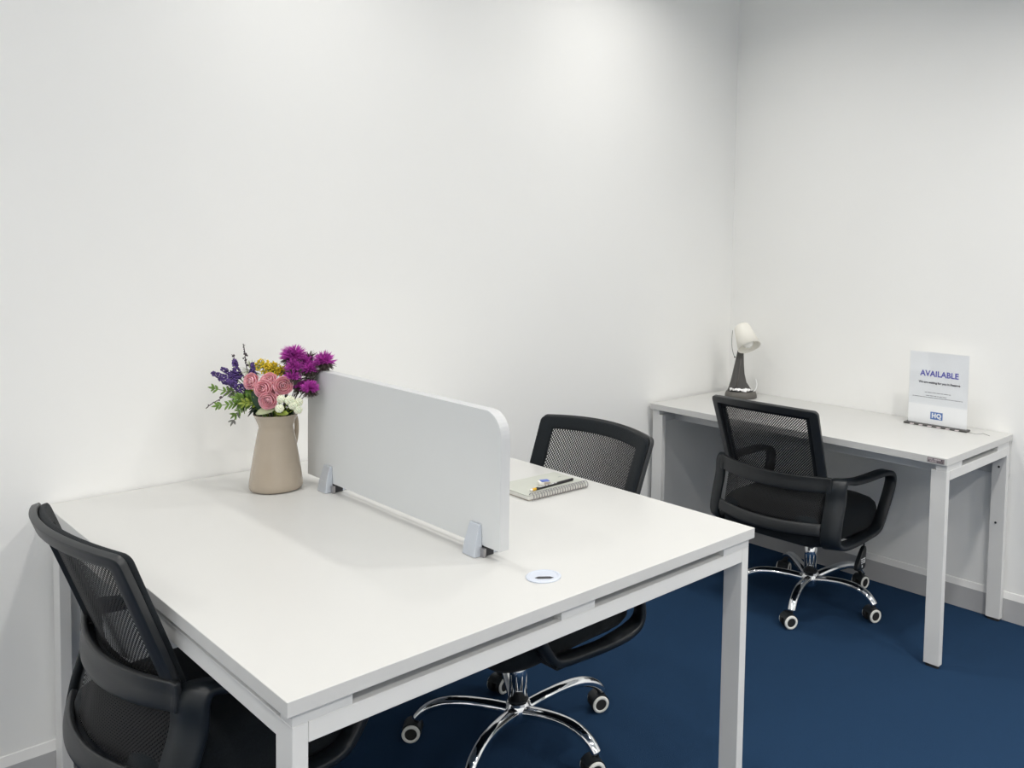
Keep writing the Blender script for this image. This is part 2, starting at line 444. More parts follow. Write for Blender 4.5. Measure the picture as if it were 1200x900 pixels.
# ------------------------------------------------------------------ office chairs
def bx_end(z):                                      # x of the back's side edges
    return -0.178 - (z - 0.57) * 0.37 if z >= 0.57 else -0.178 - (0.57 - z) * 0.20
def bsag(z):
    return 0.050 if z > 0.57 else 0.050 + 0.03 * (0.57 - z)
def bpt(y, z, off=0.0, hw=0.245):
    u = y / hw
    x = bx_end(z) - bsag(z) * (1 - min(1.0, u * u))
    return Vector((x - off, y, z + 0.010 * (1 - u * u) * max(0, (z - 0.6) / 0.25)))
def frame_loop(bm, hw0, hw1, z0, z1, bs, bt, bb, r, off):
    # a flat band following the curved back: outer and inner rounded outlines
    def outline(inset_s, inset_t, inset_b, rr):
        zz0, zz1 = z0 + inset_b, z1 - inset_t
        pts = rrect(1.0, (zz1 - zz0) / 2, rr, 6); out = []
        for (a, b) in pts:
            z = (zz0 + zz1) / 2 + b
            f = (z - z0) / (z1 - z0); hw = hw0 + (hw1 - hw0) * f - inset_s
            # a runs -1..1; keep the corner radius metric in y
            out.append((a, b, z, hw))
        return out
    def build(inset_s, inset_t, inset_b, rr):
        zz0, zz1 = z0 + inset_b, z1 - inset_t; zc = (zz0 + zz1) / 2; hh = (zz1 - zz0) / 2
        res = []
        base = rrect(0.24, hh, rr, 6)
        # subdivide long runs so that the band bends smoothly
        dense = []
        n = len(base)
        for i in range(n):
            p, q = base[i], base[(i + 1) % n]; L = math.hypot(q[0] - p[0], q[1] - p[1])
            k = max(1, int(L / 0.02)) if L > 0.03 else 1
            dense.append((p, q, k))
        return dense, zc
    dense_o, zco = build(0, 0, 0, r); dense_i, zci = build(bs, bt, bb, max(0.006, r - 0.010))
    rings = []
    for t in (0.0, 0.33, 0.66, 1.0):
        ring = []
        for (po, qo, ko), (pi_, qi, ki) in zip(dense_o, dense_i):
            k = max(ko, ki)
            for j in range(k):
                s = j / k
                yo, zo = po[0] + (qo[0] - po[0]) * s, zco + po[1] + (qo[1] - po[1]) * s
                yi, zi = pi_[0] + (qi[0] - pi_[0]) * s, zci + pi_[1] + (qi[1] - pi_[1]) * s
                f = (zo - z0) / (z1 - z0); yo *= (hw0 + (hw1 - hw0) * f) / 0.24
                f = (zi - z0) / (z1 - z0); yi *= (hw0 + (hw1 - hw0) * f - bs) / 0.24
                y, z = yo + (yi - yo) * t, zo + (zi - zo) * t
                ring.append(bm.verts.new(bpt(y, z, off)))
        rings.append(ring)
    n = len(rings[0])
    for a, b in zip(rings, rings[1:]):
        for i in range(n): bm.faces.new((a[i], a[(i + 1) % n], b[(i + 1) % n], b[i]))
def mesh_sheet(hw0, hw1, z0, z1, off, nu=24, nv=10):
    bm = bmesh.new(); uvl = bm.loops.layers.uv.new('UVMap'); g = []
    for j in range(nv + 1):
        z = z0 + (z1 - z0) * j / nv; hw = hw0 + (hw1 - hw0) * j / nv
        g.append([(bm.verts.new(bpt(-hw + 2 * hw * i / nu, z, off)), (-hw + 2 * hw * i / nu, z)) for i in range(nu + 1)])
    for j in range(nv):
        for i in range(nu):
            q = (g[j][i], g[j][i + 1], g[j + 1][i + 1], g[j + 1][i])
            f = bm.faces.new([a[0] for a in q])
            for lp, a in zip(f.loops, q): lp[uvl].uv = a[1]
    return bm
def band(z0, z1, hw, off, dz_mid=0.0, nu=28, nv=4):
    bm = bmesh.new(); g = []
    for j in range(nv + 1):
        row = []
        for i in range(nu + 1):
            y = -hw + 2 * hw * i / nu; u = y / hw
            z = z0 + (z1 - z0) * j / nv + dz_mid * (1 - u * u)
            bul = 0.004 * sin(pi * j / nv)
            row.append(bm.verts.new(bpt(y, z, off + bul)))
        g.append(row)
    for j in range(nv):
        for i in range(nu): bm.faces.new((g[j][i], g[j][i + 1], g[j + 1][i + 1], g[j + 1][i]))
    return bm
def ribbon(path, yc, ws, t, side=1):
    """closed flat loop in the xz plane; ws = width along y at each point, th = thickness"""
    bm = bmesh.new(); n = len(path); rings = []
    for i, p in enumerate(path):
        tg_ = (path[(i + 1) % n] - path[i - 1]).normalized()
        nr = Vector((-tg_.z, 0, tg_.x))
        w = ws[i]; yy = yc + p.y
        ring = []
        e = t * 0.5
        for (a, b) in ((-0.5, -0.25), (-0.44, -0.5), (0.44, -0.5), (0.5, -0.25), (0.5, 0.25), (0.44, 0.5), (-0.44, 0.5), (-0.5, 0.25)):
            skew = 0.5 * a * side * w * max(0, min(1, (-0.10 - p.x) / 0.08))   # rear plates turn outwards
            ring.append(bm.verts.new(Vector((p.x + skew, yy + a * w, p.z)) + nr * (b * t)))
        rings.append(ring)
    for i in range(n):
        a, b = rings[i], rings[(i + 1) % n]
        for k in range(8): bm.faces.new((a[k], a[(k + 1) % 8], b[(k + 1) % 8], b[k]))
    return bm
def loft(layers, name, m, parent, smooth=True):
    bm = bmesh.new(); rings = [[bm.verts.new(p) for p in L] for L in layers]
    n = len(rings[0])
    for a, b in zip(rings, rings[1:]):
        for i in range(n): bm.faces.new((a[i], a[(i + 1) % n], b[(i + 1) % n], b[i]))
    bm.faces.new(rings[0][::-1]); bm.faces.new(rings[-1])
    return obj(name, bm, m, parent, smooth=smooth)

UPPER = ('seat', 'seat_pan', 'back_frame', 'mesh_surround', 'back_mesh', 'lumbar_band', 'lower_mesh', 'lower_rail', 'armrest',
         'tilt_mechanism', 'piston')
def make_chair():
    r = empty('office_chair')
    # seat cushion: stacked rounded outlines
    lay = []
    for (ins, z) in ((0.036, 0.314), (0.012, 0.320), (0.000, 0.338), (0.000, 0.405), (0.006, 0.426), (0.022, 0.441), (0.055, 0.451), (0.11, 0.456), (0.18, 0.458)):
        L = []
        for (x, y) in rrect(0.242 - ins, 0.258 - ins, max(0.02, 0.085 - ins * 0.35), 6):
            drop = 0.018 * max(0, (x - 0.10) / 0.14) ** 2
            L.append(Vector((x - 0.008, y * (1 - 0.06 * (x < -0.1)), z - drop)))
        lay.append(L)
    loft(lay, 'seat', 'black_fabric', r)
    lay = []
    for (ins, z) in ((0.085, 0.298), (0.05, 0.300), (0.034, 0.308), (0.034, 0.3135)):
        lay.append([Vector((x - 0.008, y, z)) for (x, y) in rrect(0.238 - ins, 0.252 - ins, 0.07, 6)])
    loft(lay, 'seat_pan', 'black_plastic', r)
    # backrest: rear plastic shell frame, front upholstered surround, see-through mesh
    bm = bmesh.new(); frame_loop(bm, 0.238, 0.247, 0.535, 0.852, 0.032, 0.026, 0.03, 0.016, 0.010)
    obj('back_frame', bm, 'grey_plastic', r, smooth=True, solid=0.014, bevel=0.003)
    bm = bmesh.new(); frame_loop(bm, 0.230, 0.241, 0.540, 0.850, 0.048, 0.038, 0.03, 0.016, -0.006)
    obj('mesh_surround', bm, 'black_fabric', r, smooth=True, solid=0.014, bevel=0.004)
    obj('back_mesh', mesh_sheet(0.196, 0.204, 0.560, 0.820, -0.004), 'mesh_fabric', r, smooth=True, solid=0.0026)
    obj('lumbar_band', band(0.533, 0.592, 0.262, 0.018, -0.008), 'grey_plastic', r, smooth=True, solid=0.012, bevel=0.003)
    obj('lower_mesh', mesh_sheet(0.226, 0.230, 0.405, 0.545, 0.000), 'mesh_fabric', r, smooth=True, solid=0.0026)
    obj('lower_rail', band(0.372, 0.416, 0.240, 0.016, -0.006), 'grey_plastic', r, smooth=True, solid=0.013, bevel=0.004)
    # closed loop arms
    loop = [(-0.168, 0, 0.574), (-0.10, 0, 0.564), (0.01, 0, 0.562), (0.12, 0, 0.561), (0.185, 0, 0.550), (0.210, 0, 0.516), (0.192, 0, 0.455),
            (0.150, 0, 0.375), (0.110, 0, 0.333), (0.03, 0, 0.323), (-0.08, 0, 0.318), (-0.175, 0, 0.322), (-0.218, 0, 0.350),
            (-0.212, 0, 0.42), (-0.190, 0, 0.50), (-0.186, 0, 0.555)]
    path = crom(loop, 5, True); n = len(path)
    ws = []
    for p in path:
        rear = max(0, min(1, (-0.06 - p.x) / 0.12))
        ws.append(0.048 + 0.018 * rear)
    for s in (-1, 1):
        pp = [Vector((p.x, s * (-0.012 * max(0, min(1, (-0.06 - p.x) / 0.12)) + 0.010 * max(0, min(1, (p.z - 0.4) / 0.15)) * max(0, min(1, (p.x + 0.14) / 0.12))), p.z)) for p in path]
        a = obj('armrest', ribbon(pp, s * 0.288, ws, 0.020, side=s), 'black_plastic', r, smooth=True)
        bm = bmesh.new(); box(bm, 0.0, 0.10, min(s * 0.13, s * 0.283), max(s * 0.13, s * 0.283), 0.299, 0.3125)
        obj('arm_bracket', bm, 'black_plastic', a, bevel=0.004)
        for (bx_, bz) in ((-0.196, 0.53), (-0.203, 0.500)):
            bm = bmesh.new(); lathe(bm, [(0.004, 0), (0.004, 0.003), (0.0025, 0.004)], 10, M=Matrix.Translation((bx_ + 0.012, s * 0.262, bz)) @ Matrix.Rotation(s * pi / 2, 4, 'X'))
            obj('bolt', bm, 'wire_silver', a)
    # tilt mechanism and height lever
    lay = []
    for (hx, hy, z) in ((0.055, 0.05, 0.270), (0.085, 0.075, 0.275), (0.10, 0.085, 0.2975)):
        lay.append([Vector((x, y, z)) for x, y in rrect(hx, hy, 0.02, 4)])
    tm = loft(lay, 'tilt_mechanism', 'black_plastic', r, smooth=False)
    bm = bmesh.new()
    sweep(bm, crom([(0.03, -0.07, 0.290), (0.05, -0.16, 0.292), (0.080, -0.226, 0.286), (0.104, -0.240, 0.266), (0.106, -0.240, 0.24)], 6), 0.004, 8)
    obj('lever_rod', bm, 'black_plastic', tm, smooth=True)
    lay = []
    for (w, t, z, dx) in ((0.009, 0.008, 0.250, 0.106), (0.014, 0.011, 0.238, 0.102), (0.026, 0.012, 0.200, 0.086), (0.032, 0.012, 0.176, 0.078), (0.028, 0.010, 0.164, 0.076), (0.014, 0.006, 0.160, 0.080)):
        lay.append([Vector((dx + x, -0.240 + y, z)) for x, y in rrect(w, t, min(w, t) * 0.6, 3)])
    loft(lay, 'lever_paddle', 'black_plastic', tm)
    bm = bmesh.new()
    for z in (0.207, 0.199, 0.191):
        box(bm, 0.068, 0.079, -0.2530, -0.2515, z - 0.0018, z + 0.0018); box(bm, 0.083, 0.101, -0.2530, -0.2515, z - 0.0018, z + 0.0018)
    box(bm, 0.074, 0.079, -0.2530, -0.2515, 0.173, 0.183)
    obj('lever_icons', bm, 'print_white', tm)
    bm = bmesh.new(); lathe(bm, [(0.0215, 0.135), (0.0215, 0.272)], 28)
    pi_ = obj('piston', bm, 'chrome', r, smooth=False)
    for p in pi_.data.polygons: p.use_smooth = abs(p.normal.z) < 0.5
    # star base
    bm = bmesh.new(); lathe(bm, [(0.024, 0.062), (0.036, 0.064), (0.041, 0.074), (0.042, 0.094), (0.036, 0.112), (0.031, 0.1195)], 30)
    h = obj('base_hub', bm, 'chrome', r, smooth=False, bevel=0.002)
    for p in h.data.polygons: p.use_smooth = abs(p.normal.z) < 0.5
    bm = bmesh.new(); lathe(bm, [(0.0265, 0.1265), (0.0265, 0.268)], 28)
    gc = obj('gas_column', bm, 'chrome', r)
    for p in gc.data.polygons: p.use_smooth = abs(p.normal.z) < 0.5
    bm = bmesh.new(); lathe(bm, [(0.0295, 0.1202), (0.0300, 0.1212), (0.0300, 0.1245), (0.0257, 0.126)], 28)
    obj('hub_collar', bm, 'black_plastic', h)
    arm_me = cas = None
    for k in range(5):
        if arm_me is None:
            bm = bmesh.new()
            pts = crom([(0.028, 0, 0.092), (0.09, 0, 0.104), (0.16, 0, 0.112), (0.22, 0, 0.109), (0.268, 0, 0.090), (0.297, 0, 0.060)], 5)
            rs = [0.0205 - 0.0045 * i / (len(pts) - 1) for i in range(len(pts))]
            sweep(bm, pts, rs, 14, aspect=0.85)
            arm_me = obj('base_leg', bm, 'chrome', r, smooth=True)
            a = arm_me
            cas = []
        else:
            a = bpy.data.objects.new('base_leg', arm_me.data); link(a, r)
        a['k'] = k
        # caster: stem + hood, twin wheels with pale rings
        if k == 0:
            bm = bmesh.new()
            lathe(bm, [(0.0065, 0.038), (0.0065, 0.066)], 10)
            # hood: half-round cover over the wheels
            for (y0, y1, R) in ((-0.0245, 0.0245, 0.029),):
                ra, rb = [], []
                for i in range(13):
                    an = radians(-5 + 160 * i / 12)
                    ra.append(bm.verts.new((-0.012 + R * cos(an), y0, 0.028 + R * sin(an)))); rb.append(bm.verts.new((-0.012 + R * cos(an), y1, 0.028 + R * sin(an))))
                ca = [bm.verts.new((-0.012 + (R - 0.006) * cos(radians(-5 + 160 * i / 12)), y0, 0.028 + (R - 0.006) * sin(radians(-5 + 160 * i / 12)))) for i in range(13)]
                cb = [bm.verts.new((-0.012 + (R - 0.006) * cos(radians(-5 + 160 * i / 12)), y1, 0.028 + (R - 0.006) * sin(radians(-5 + 160 * i / 12)))) for i in range(13)]
                for i in range(12):
                    bm.faces.new((ra[i], ra[i + 1], rb[i + 1], rb[i])); bm.faces.new((ca[i], ca[i + 1], cb[i + 1], cb[i]))
                    bm.faces.new((ra[i], ra[i + 1], ca[i + 1], ca[i])); bm.faces.new((rb[i], rb[i + 1], cb[i + 1], cb[i]))
                bm.faces.new((ra[0], rb[0], cb[0], ca[0])); bm.faces.new((ra[-1], rb[-1], cb[-1], ca[-1]))
            box(bm, -0.018, 0.006, -0.006, 0.006, 0.012, 0.052)
            c = obj('caster', bm, 'black_plastic', r)
            cas.append(c.data)
            subs = []
            for s in (-1, 1):
                Mw = Matrix.Translation((-0.012, s * 0.0165, 0.0275)) @ Matrix.Rotation(-s * pi / 2, 4, 'X')
                bm = bmesh.new(); lathe(bm, [(0.022, -0.0095), (0.0268, -0.007), (0.0272, 0.006), (0.0255, 0.0095), (0.016, 0.0100), (0.008, 0.0102)], 24, M=Mw)
                w = obj('wheel', bm, 'rubber', c, smooth=False); subs.append(w.data)
                bm = bmesh.new(); lathe(bm, [(0.0175, 0.0098), (0.0175, 0.0122), (0.0195, 0.0132), (0.0240, 0.0128), (0.0262, 0.0100), (0.0262, 0.0060)], 28, False, False, M=Mw)
                w2 = obj('wheel_ring', bm, 'wheel_white', c, smooth=True, solid=0.0012); subs.append(w2.data)
            cas.append(subs)
        else:
            c = bpy.data.objects.new('caster', cas[0]); link(c, r)
            for d in cas[1]:
                so = bpy.data.objects.new(d.name.split('.')[0], d); link(so, c)
        c['k'] = k
    return r
def copy_chair(r):
    q = r.copy(); COL.objects.link(q)
    for ch in list(r.children):
        c = ch.copy(); COL.objects.link(c); c.parent = q
        for g in list(ch.children):
            d = g.copy(); COL.objects.link(d); d.parent = c
    return q
def place_chair(r, x, y, heading, dz, base_deg, swivels, sx=0.0, sy=0.0):
    r.location = (x, y, 0); r.rotation_euler = (0, 0, radians(heading))
    for ch in r.children:
        nm = ch.name.split('.')[0]
        if nm in UPPER: ch.location = (sx, sy, dz) if nm != 'piston' else (0, 0, dz)
        if nm == 'base_hub': ch.rotation_euler.z = radians(base_deg - heading)
        if nm == 'base_leg':
            ch.rotation_euler.z = radians(base_deg - heading + 72 * ch['k'])
        if nm == 'caster':
            a = radians(base_deg - heading + 72 * ch['k'])
            ch.location = (0.296 * cos(a), 0.296 * sin(a), 0); ch.rotation_euler.z = radians(swivels[ch['k']] - heading)
chA = make_chair()
chB = copy_chair(chA); chC = copy_chair(chA)
tag(chA, 'black mesh office chair on chrome casters facing the single wall desk', 'chair', 'black mesh office chairs')
tag(chB, 'black mesh office chair behind the bench desk on the notebook side of the divider', 'chair', 'black mesh office chairs')
tag(chC, 'black mesh office chair pushed under the bench desk on the flower vase side', 'chair', 'black mesh office chairs')
place_chair(chA, 2.497, -0.757, 0.5, 0.010, -161, (-30, -24, -10, 20, -40), -0.040, 0.034)
place_chair(chB, 0.996, -0.715, 180, 0.040, -82, (-20, -23, 10, -40, -38))
place_chair(chC, 0.192, -0.672, 2.5, 0.022, -150, (10, 80, 45, 30, 60))
for r in (chA, chB, chC):
    for ch in r.children:
        if 'k' in ch.keys(): del ch['k']

# ------------------------------------------------------------------ vase (jug)
VX, VY = 0.492, -0.250
jug = empty('jug_vase', (VX, VY, ZT))
tag(jug, 'beige glazed jug holding the flowers on the bench desk', 'vase')
bm = bmesh.new()
prof = [(0.001, 0.0005), (0.060, 0.0005), (0.0675, 0.003), (0.0705, 0.010), (0.0700, 0.022), (0.0655, 0.055), (0.0585, 0.100), (0.0510, 0.145), (0.0465, 0.168),
        (0.0450, 0.176), (0.0465, 0.184), (0.0525, 0.200), (0.0572, 0.211), (0.0595, 0.2135), (0.0590, 0.2150), (0.0555, 0.2120), (0.0495, 0.199), (0.0430, 0.184), (0.0415, 0.176),
        (0.0430, 0.165), (0.055, 0.10), (0.064, 0.03), (0.060, 0.010), (0.001, 0.008)]
lathe(bm, prof, 56, True, True)
obj('jug_body', bm, 'ceramic_beige', jug, smooth=True)
RT = Vector((0.673, -0.739, 0)); FW = Vector((0.739, 0.673, 0))
hd = (RT * 0.30 + FW * 0.954).normalized()
bm = bmesh.new()
sweep(bm, crom([hd * 0.0560 + Vector((0, 0, 0.207)), hd * 0.066 + Vector((0, 0, 0.205)), hd * 0.080 + Vector((0, 0, 0.185)), hd * 0.083 + Vector((0, 0, 0.150)), hd * 0.076 + Vector((0, 0, 0.115)), hd * 0.0590 + Vector((0, 0, 0.095))], 6), 0.0065, 10, up=RT.cross(Vector((0, 0, 1))))
obj('handle', bm, 'ceramic_beige', jug, smooth=True)

# ------------------------------------------------------------------ flowers; each stem starts in the jug's mouth
JB = Vector((VX, VY, ZT + 0.05))
def fp(l, h, d=0.0):                                # metres beside, above the jug's rim and behind its axis
    return Vector((VX, VY, ZT + 0.213)) + RT * l + FW * d + Vector((0, 0, h))
def stem_path(tip, lean=0.35):
    rim = Vector((VX, VY, ZT + 0.19)); d = tip - rim
    hor = Vector((d.x, d.y, 0)); k = min(0.024, hor.length * 0.3)
    mid = rim + (hor.normalized() * k if hor.length > 1e-5 else Vector())
    base = JB - (hor.normalized() * 0.02 if hor.length > 1e-5 else Vector()) + Vector((random.uniform(-.01, .01), random.uniform(-.01, .01), 0))
    return crom([base, mid, mid + (tip - mid) * 0.55 + Vector((0, 0, 0.012)), tip], 5)
def stem(parent, tip, m='leaf_dark', r=0.0014):
    bm = bmesh.new(); sweep(bm, stem_path(tip), r, 6)
    return obj('stem', bm, m, parent, smooth=True)
def blob(bm, c, r, seg=1, sq=(1, 1, 1)):
    bmesh.ops.create_icosphere(bm, subdivisions=seg, radius=r, matrix=Matrix.Translation(c) @ Euler((random.random() * 3, random.random() * 3, 0)).to_matrix().to_4x4() @ Matrix.Diagonal((*sq, 1)))
def petal_leaf(bm, base, d, nrm, L, W_, cup=0.15, n=5):
    d = d.normalized(); s = d.cross(nrm)
    if s.length < 1e-4: s = d.cross(Vector((0.3, 0.5, 0.8)))
    s.normalize(); u = s.cross(d).normalized()
    prev = None
    for i in range(n + 1):
        t = i / n; w = W_ * 0.5 * sin(pi * (0.06 + 0.90 * t)) ** 0.75
        c = base + d * (L * t) + u * (-cup * L * t * t)
        tri = (bm.verts.new(c - s * w + u * (0.25 * w)), bm.verts.new(c), bm.verts.new(c + s * w + u * (0.25 * w)))
        if prev:
            bm.faces.new((prev[0], prev[1], tri[1], tri[0])); bm.faces.new((prev[1], prev[2], tri[2], tri[1]))
        prev = tri
def flower(name, base, label, cat, group):
    e = empty(name, (VX, VY, ZT + 0.05)); tag(e, label, cat, group)
    e.matrix_world = Matrix.Translation((VX, VY, ZT + 0.05))
    return e
def into(e, bm):
    bmesh.ops.translate(bm, verts=bm.verts[:], vec=-Vector((VX, VY, ZT + 0.05)))
    return bm
def fstem(e, tip, m, r=0.0014):
    bm = bmesh.new(); sweep(bm, stem_path(tip), r, 6); obj('stem', into(e, bm), m, e, smooth=True)

# pink ranunculus blooms
def ranunculus(c, R, face, label):
    e = flower('pink_bloom', c, label, 'flower', 'pink blooms in the jug')
    face = face.normalized(); q = face.to_track_quat('Z', 'Y')
    fstem(e, c - face * R * 0.6, 'leaf_green', 0.0016)
    bm = bmesh.new()
    for (rr, n, top, ph, flare) in ((1.02, 5, 0.10, 0.0, 0.22), (0.84, 5, 0.34, 0.45, 0.10), (0.62, 4, 0.52, 0.15, 0.02), (0.41, 3, 0.60, 0.6, -0.05), (0.22, 3, 0.62, 0.1, -0.06)):
        for k in range(n):
            a0 = 2 * pi * (k + ph) / n + random.uniform(-.12, .12); span = 2 * pi / n * 0.66; tilt = random.uniform(-0.05, 0.07)
            grid = []
            for j in range(7):
                v = j / 6
                row = []
                for i in range(7):
                    u = i / 6 * 2 - 1
                    pr = rr * (0.35 + 0.65 * sin(min(1.0, v * 1.5) * pi / 2)) + (flare + tilt) * max(0, v - 0.55) / 0.45 - 0.05 * (1 - abs(u)) * (v > 0.9)
                    z = -0.70 + (top + 0.70) * v - 0.30 * (top + 0.7) * abs(u) ** 2.6 * v
                    pr *= 1 + 0.05 * u
                    a = a0 + u * span
                    row.append(bm.verts.new(c + q @ Vector((R * pr * cos(a), R * pr * sin(a), R * z))))
                grid.append(row)
            for j in range(6):
                for i in range(6): bm.faces.new((grid[j][i], grid[j][i + 1], grid[j + 1][i + 1], grid[j + 1][i]))
    obj('petals', into(e, bm), 'petal_pink', e, smooth=True, solid=0.0007)
cdir = -FW
pk = [(-0.0535, 0.096, -0.035, 0.0195, (-0.25, 0.25), 'pink bloom next to the purple spikes in the jug'),
      (-0.014, 0.078, -0.050, 0.0205, (0.05, 0.25), 'pink bloom in the middle of the pink cluster'),
      (0.0025, 0.047, -0.055, 0.0200, (0.1, 0.0), 'lowest pink bloom, just above the jug rim'),
      (0.036, 0.086, -0.035, 0.0215, (0.5, 0.25), 'wide open pink bloom below the magenta heather'),
      (-0.012, 0.098, -0.020, 0.0180, (0.0, 0.6), 'pink bloom half hidden under the yellow sprigs'),
      (0.012, 0.066, -0.025, 0.0150, (0.3, 0.3), 'small pale pink bloom tucked between the larger pink ones')]
for (l, h, d, R, (fl, fu), lab) in pk:
    ranunculus(fp(l, h, d), R, cdir + RT * fl + Vector((0, 0, fu)), lab)

# purple lavender-like spikes
def spike(tip, basep, R, n, label):
    e = flower('purple_spike', basep, label, 'flower', 'purple flower spikes in the jug')
    fstem(e, basep, 'leaf_green', 0.0013)
    bm = bmesh.new(); ax = tip - basep
    q = ax.to_track_quat('Z', 'Y')
    for i in range(n):
        t = random.random() ** 0.8; a = i * 2.4
        rr = R * (1 - 0.72 * t) * random.uniform(0.55, 1.0)
        c = basep + ax * t + q @ Vector((rr * cos(a), rr * sin(a), 0))
        s = random.uniform(0.0022, 0.0036) * (1 - 0.3 * t)
        blob(bm, c, s, 1, (1, 1, 1.35))
    sweep(bm, [basep, tip], [0.002, 0.0008], 5)
    obj('florets', into(e, bm), 'petal_purple', e, smooth=True)
spike(fp(-0.180, 0.112, 0.00), fp(-0.112, 0.082, -0.005), 0.0174, 204, 'long purple spike leaning furthest out over the fern leaf')
spike(fp(-0.126, 0.150, 0.02), fp(-0.112, 0.090, 0.010), 0.0157, 153, 'upright purple spike with a thin curled tip')
spike(fp(-0.163, 0.122, 0.02), fp(-0.105, 0.092, 0.015), 0.0151, 136, 'greyish purple spike lying between the longer spikes')
spike(fp(-0.070, 0.142, 0.01), fp(-0.068, 0.092, 0.005), 0.0134, 119, 'short purple spike standing against the yellow sprigs')
spike(fp(-0.125, 0.098, -0.03), fp(-0.074, 0.066, -0.025), 0.0151, 144, 'drooping purple spike just above the fern leaves')

# dark budded twigs
def twig(pts, label, m='twig', r=0.0012, buds=9):
    P = [fp(*p) for p in pts]
    e = flower('budded_twig', P[0], label, 'twig', 'dark twigs in the jug')
    rim = Vector((VX, VY, ZT + 0.19))
    bm = bmesh.new(); pth = crom([JB, rim + (P[0] - rim) * 0.15] + P, 5); sweep(bm, pth, r, 6); obj('stem', into(e, bm), m, e, smooth=True)
    bm = bmesh.new(); n = len(pth)
    for i in range(buds):
        k = int(n * (0.55 + 0.44 * i / buds)); k = min(k, n - 1)
        blob(bm, pth[k] + Vector((random.uniform(-.004, .004), random.uniform(-.004, .004), 0)), random.uniform(0.0018, 0.0034) * (1.25 - 0.6 * i / buds), 1, (1, 1, 1.5))
    obj('buds', into(e, bm), m, e, smooth=True)
twig([(-0.080, 0.09, 0.02), (-0.094, 0.140, 0.02), (-0.096, 0.165, 0.02), (-0.101, 0.193, 0.02)], 'tall thin dark twig rising above the whole bouquet', buds=12)
twig([(-0.10, 0.10, 0.02), (-0.126, 0.150, 0.02), (-0.128, 0.158, 0.02), (-0.134, 0.161, 0.02)], 'thin curled twig above the upright purple spike', r=0.001, buds=3)
twig([(-0.10, 0.065, -0.03), (-0.137, 0.045, -0.04), (-0.162, 0.030, -0.04), (-0.176, 0.018, -0.04)], 'straight dark twig pointing down beside the fern leaves', r=0.0013, buds=5)

# yellow sprigs
def yellow(c, R, n, label):
    e = flower('yellow_sprig', c, label, 'flower', 'yellow sprigs in the jug')
    fstem(e, c, 'leaf_lime', 0.0012)
    bm = bmesh.new(); bm2 = bmesh.new()
    for i in range(n):
        a = random.uniform(0, 2 * pi); el = random.uniform(-0.2, 1.3); rr = R * random.uniform(0.45, 1)
        d = Vector((cos(a) * cos(el), sin(a) * cos(el), sin(el)))
        p = c + d * rr
        sweep(bm2, [c + d * rr * 0.15, p], 0.0007, 4)
        for k in range(3):
            blob(bm, p + Vector([random.uniform(-.0035, .0035) for _ in range(3)]), random.uniform(0.0016, 0.003), 1)
    obj('sprays', into(e, bm2), 'leaf_lime', e)
    obj('buds', into(e, bm), 'petal_yellow', e, smooth=True)
yellow(fp(-0.020, 0.114, 0.02), 0.031, 90, 'dense yellow sprig directly above the pink cluster')
yellow(fp(-0.050, 0.124, 0.03), 0.027, 50, 'yellow sprig behind the short purple spike')
yellow(fp(0.004, 0.108, 0.03), 0.024, 45, 'yellow sprig beside the magenta heather')
yellow(fp(-0.048, 0.055, -0.025), 0.016, 14, 'sparse yellow-green sprig beside the lowest pink bloom')

# magenta heather
def heather(c, R, n, label, axis=(0, 0, 1)):
    e = flower('magenta_heather', c, label, 'flower', 'magenta heather in the jug')
    fstem(e, c - Vector((0, 0, R * 0.4)), 'sprig_dark', 0.0014)
    bm = bmesh.new(); bm2 = bmesh.new(); ax = Vector(axis).normalized()
    for i in range(n):
        d = Vector((random.gauss(0, 1), random.gauss(0, 1), random.gauss(0, 1))).normalized()
        p0 = c + d * R * 0.30; L = R * random.uniform(0.25, 0.80)
        s = d.cross(Vector((random.random(), random.random(), random.random()))).normalized()
        low = d.dot(ax) < -0.25
        tgt = bm2 if low else bm
        w = 0.0008
        u = s.cross(d)
        b0 = [tgt.verts.new(p0 + s * w), tgt.verts.new(p0 - s * w * 0.5 + u * w), tgt.verts.new(p0 - s * w * 0.5 - u * w)]
        m0 = p0 + d * L * 0.7
        b1 = [tgt.verts.new(m0 + s * w * 1.3), tgt.verts.new(m0 - s * w * 0.65 + u * w * 1.3), tgt.verts.new(m0 - s * w * 0.65 - u * w * 1.3)]
        tp = tgt.verts.new(p0 + d * L)
        for k in range(3):
            tgt.faces.new((b0[k], b0[(k + 1) % 3], b1[(k + 1) % 3], b1[k])); tgt.faces.new((b1[k], b1[(k + 1) % 3], tp))
    if len(bm2.faces): obj('lower_needles', into(e, bm2), 'sprig_dark', e)
    else: bm2.free()
    blob(bm, c, R * 0.32, 1)
    obj('needles', into(e, bm), 'petal_magenta', e)
hz = [(0.041, 0.160, 0.02, 0.0270, 330, 'largest magenta heather head at the top of the jug bouquet'),
      (0.066, 0.140, 0.03, 0.0230, 240, 'magenta heather head beneath the largest one'),
      (0.052, 0.132, 0.00, 0.0210, 200, 'magenta heather head behind the pink blooms'),
      (0.086, 0.124, 0.02, 0.0195, 200, 'magenta heather head over the end of the divider screen'),
      (0.125, 0.146, 0.03, 0.0240, 240, 'pale magenta heather head reaching out past the divider screen'),
      (0.051, 0.106, -0.01, 0.0185, 190, 'small bright magenta heather ball above the white blooms'),
      (0.100, 0.074, -0.01, 0.0200, 200, 'bright magenta heather ball lowest beside the divider end'),
      (0.062, 0.078, 0.01, 0.0170, 150, 'dark magenta heather head tucked behind the white blooms')]
for (l, h, d, R, n, lab) in hz: heather(fp(l, h, d), R * 1.42, int(n * 2.6), lab)
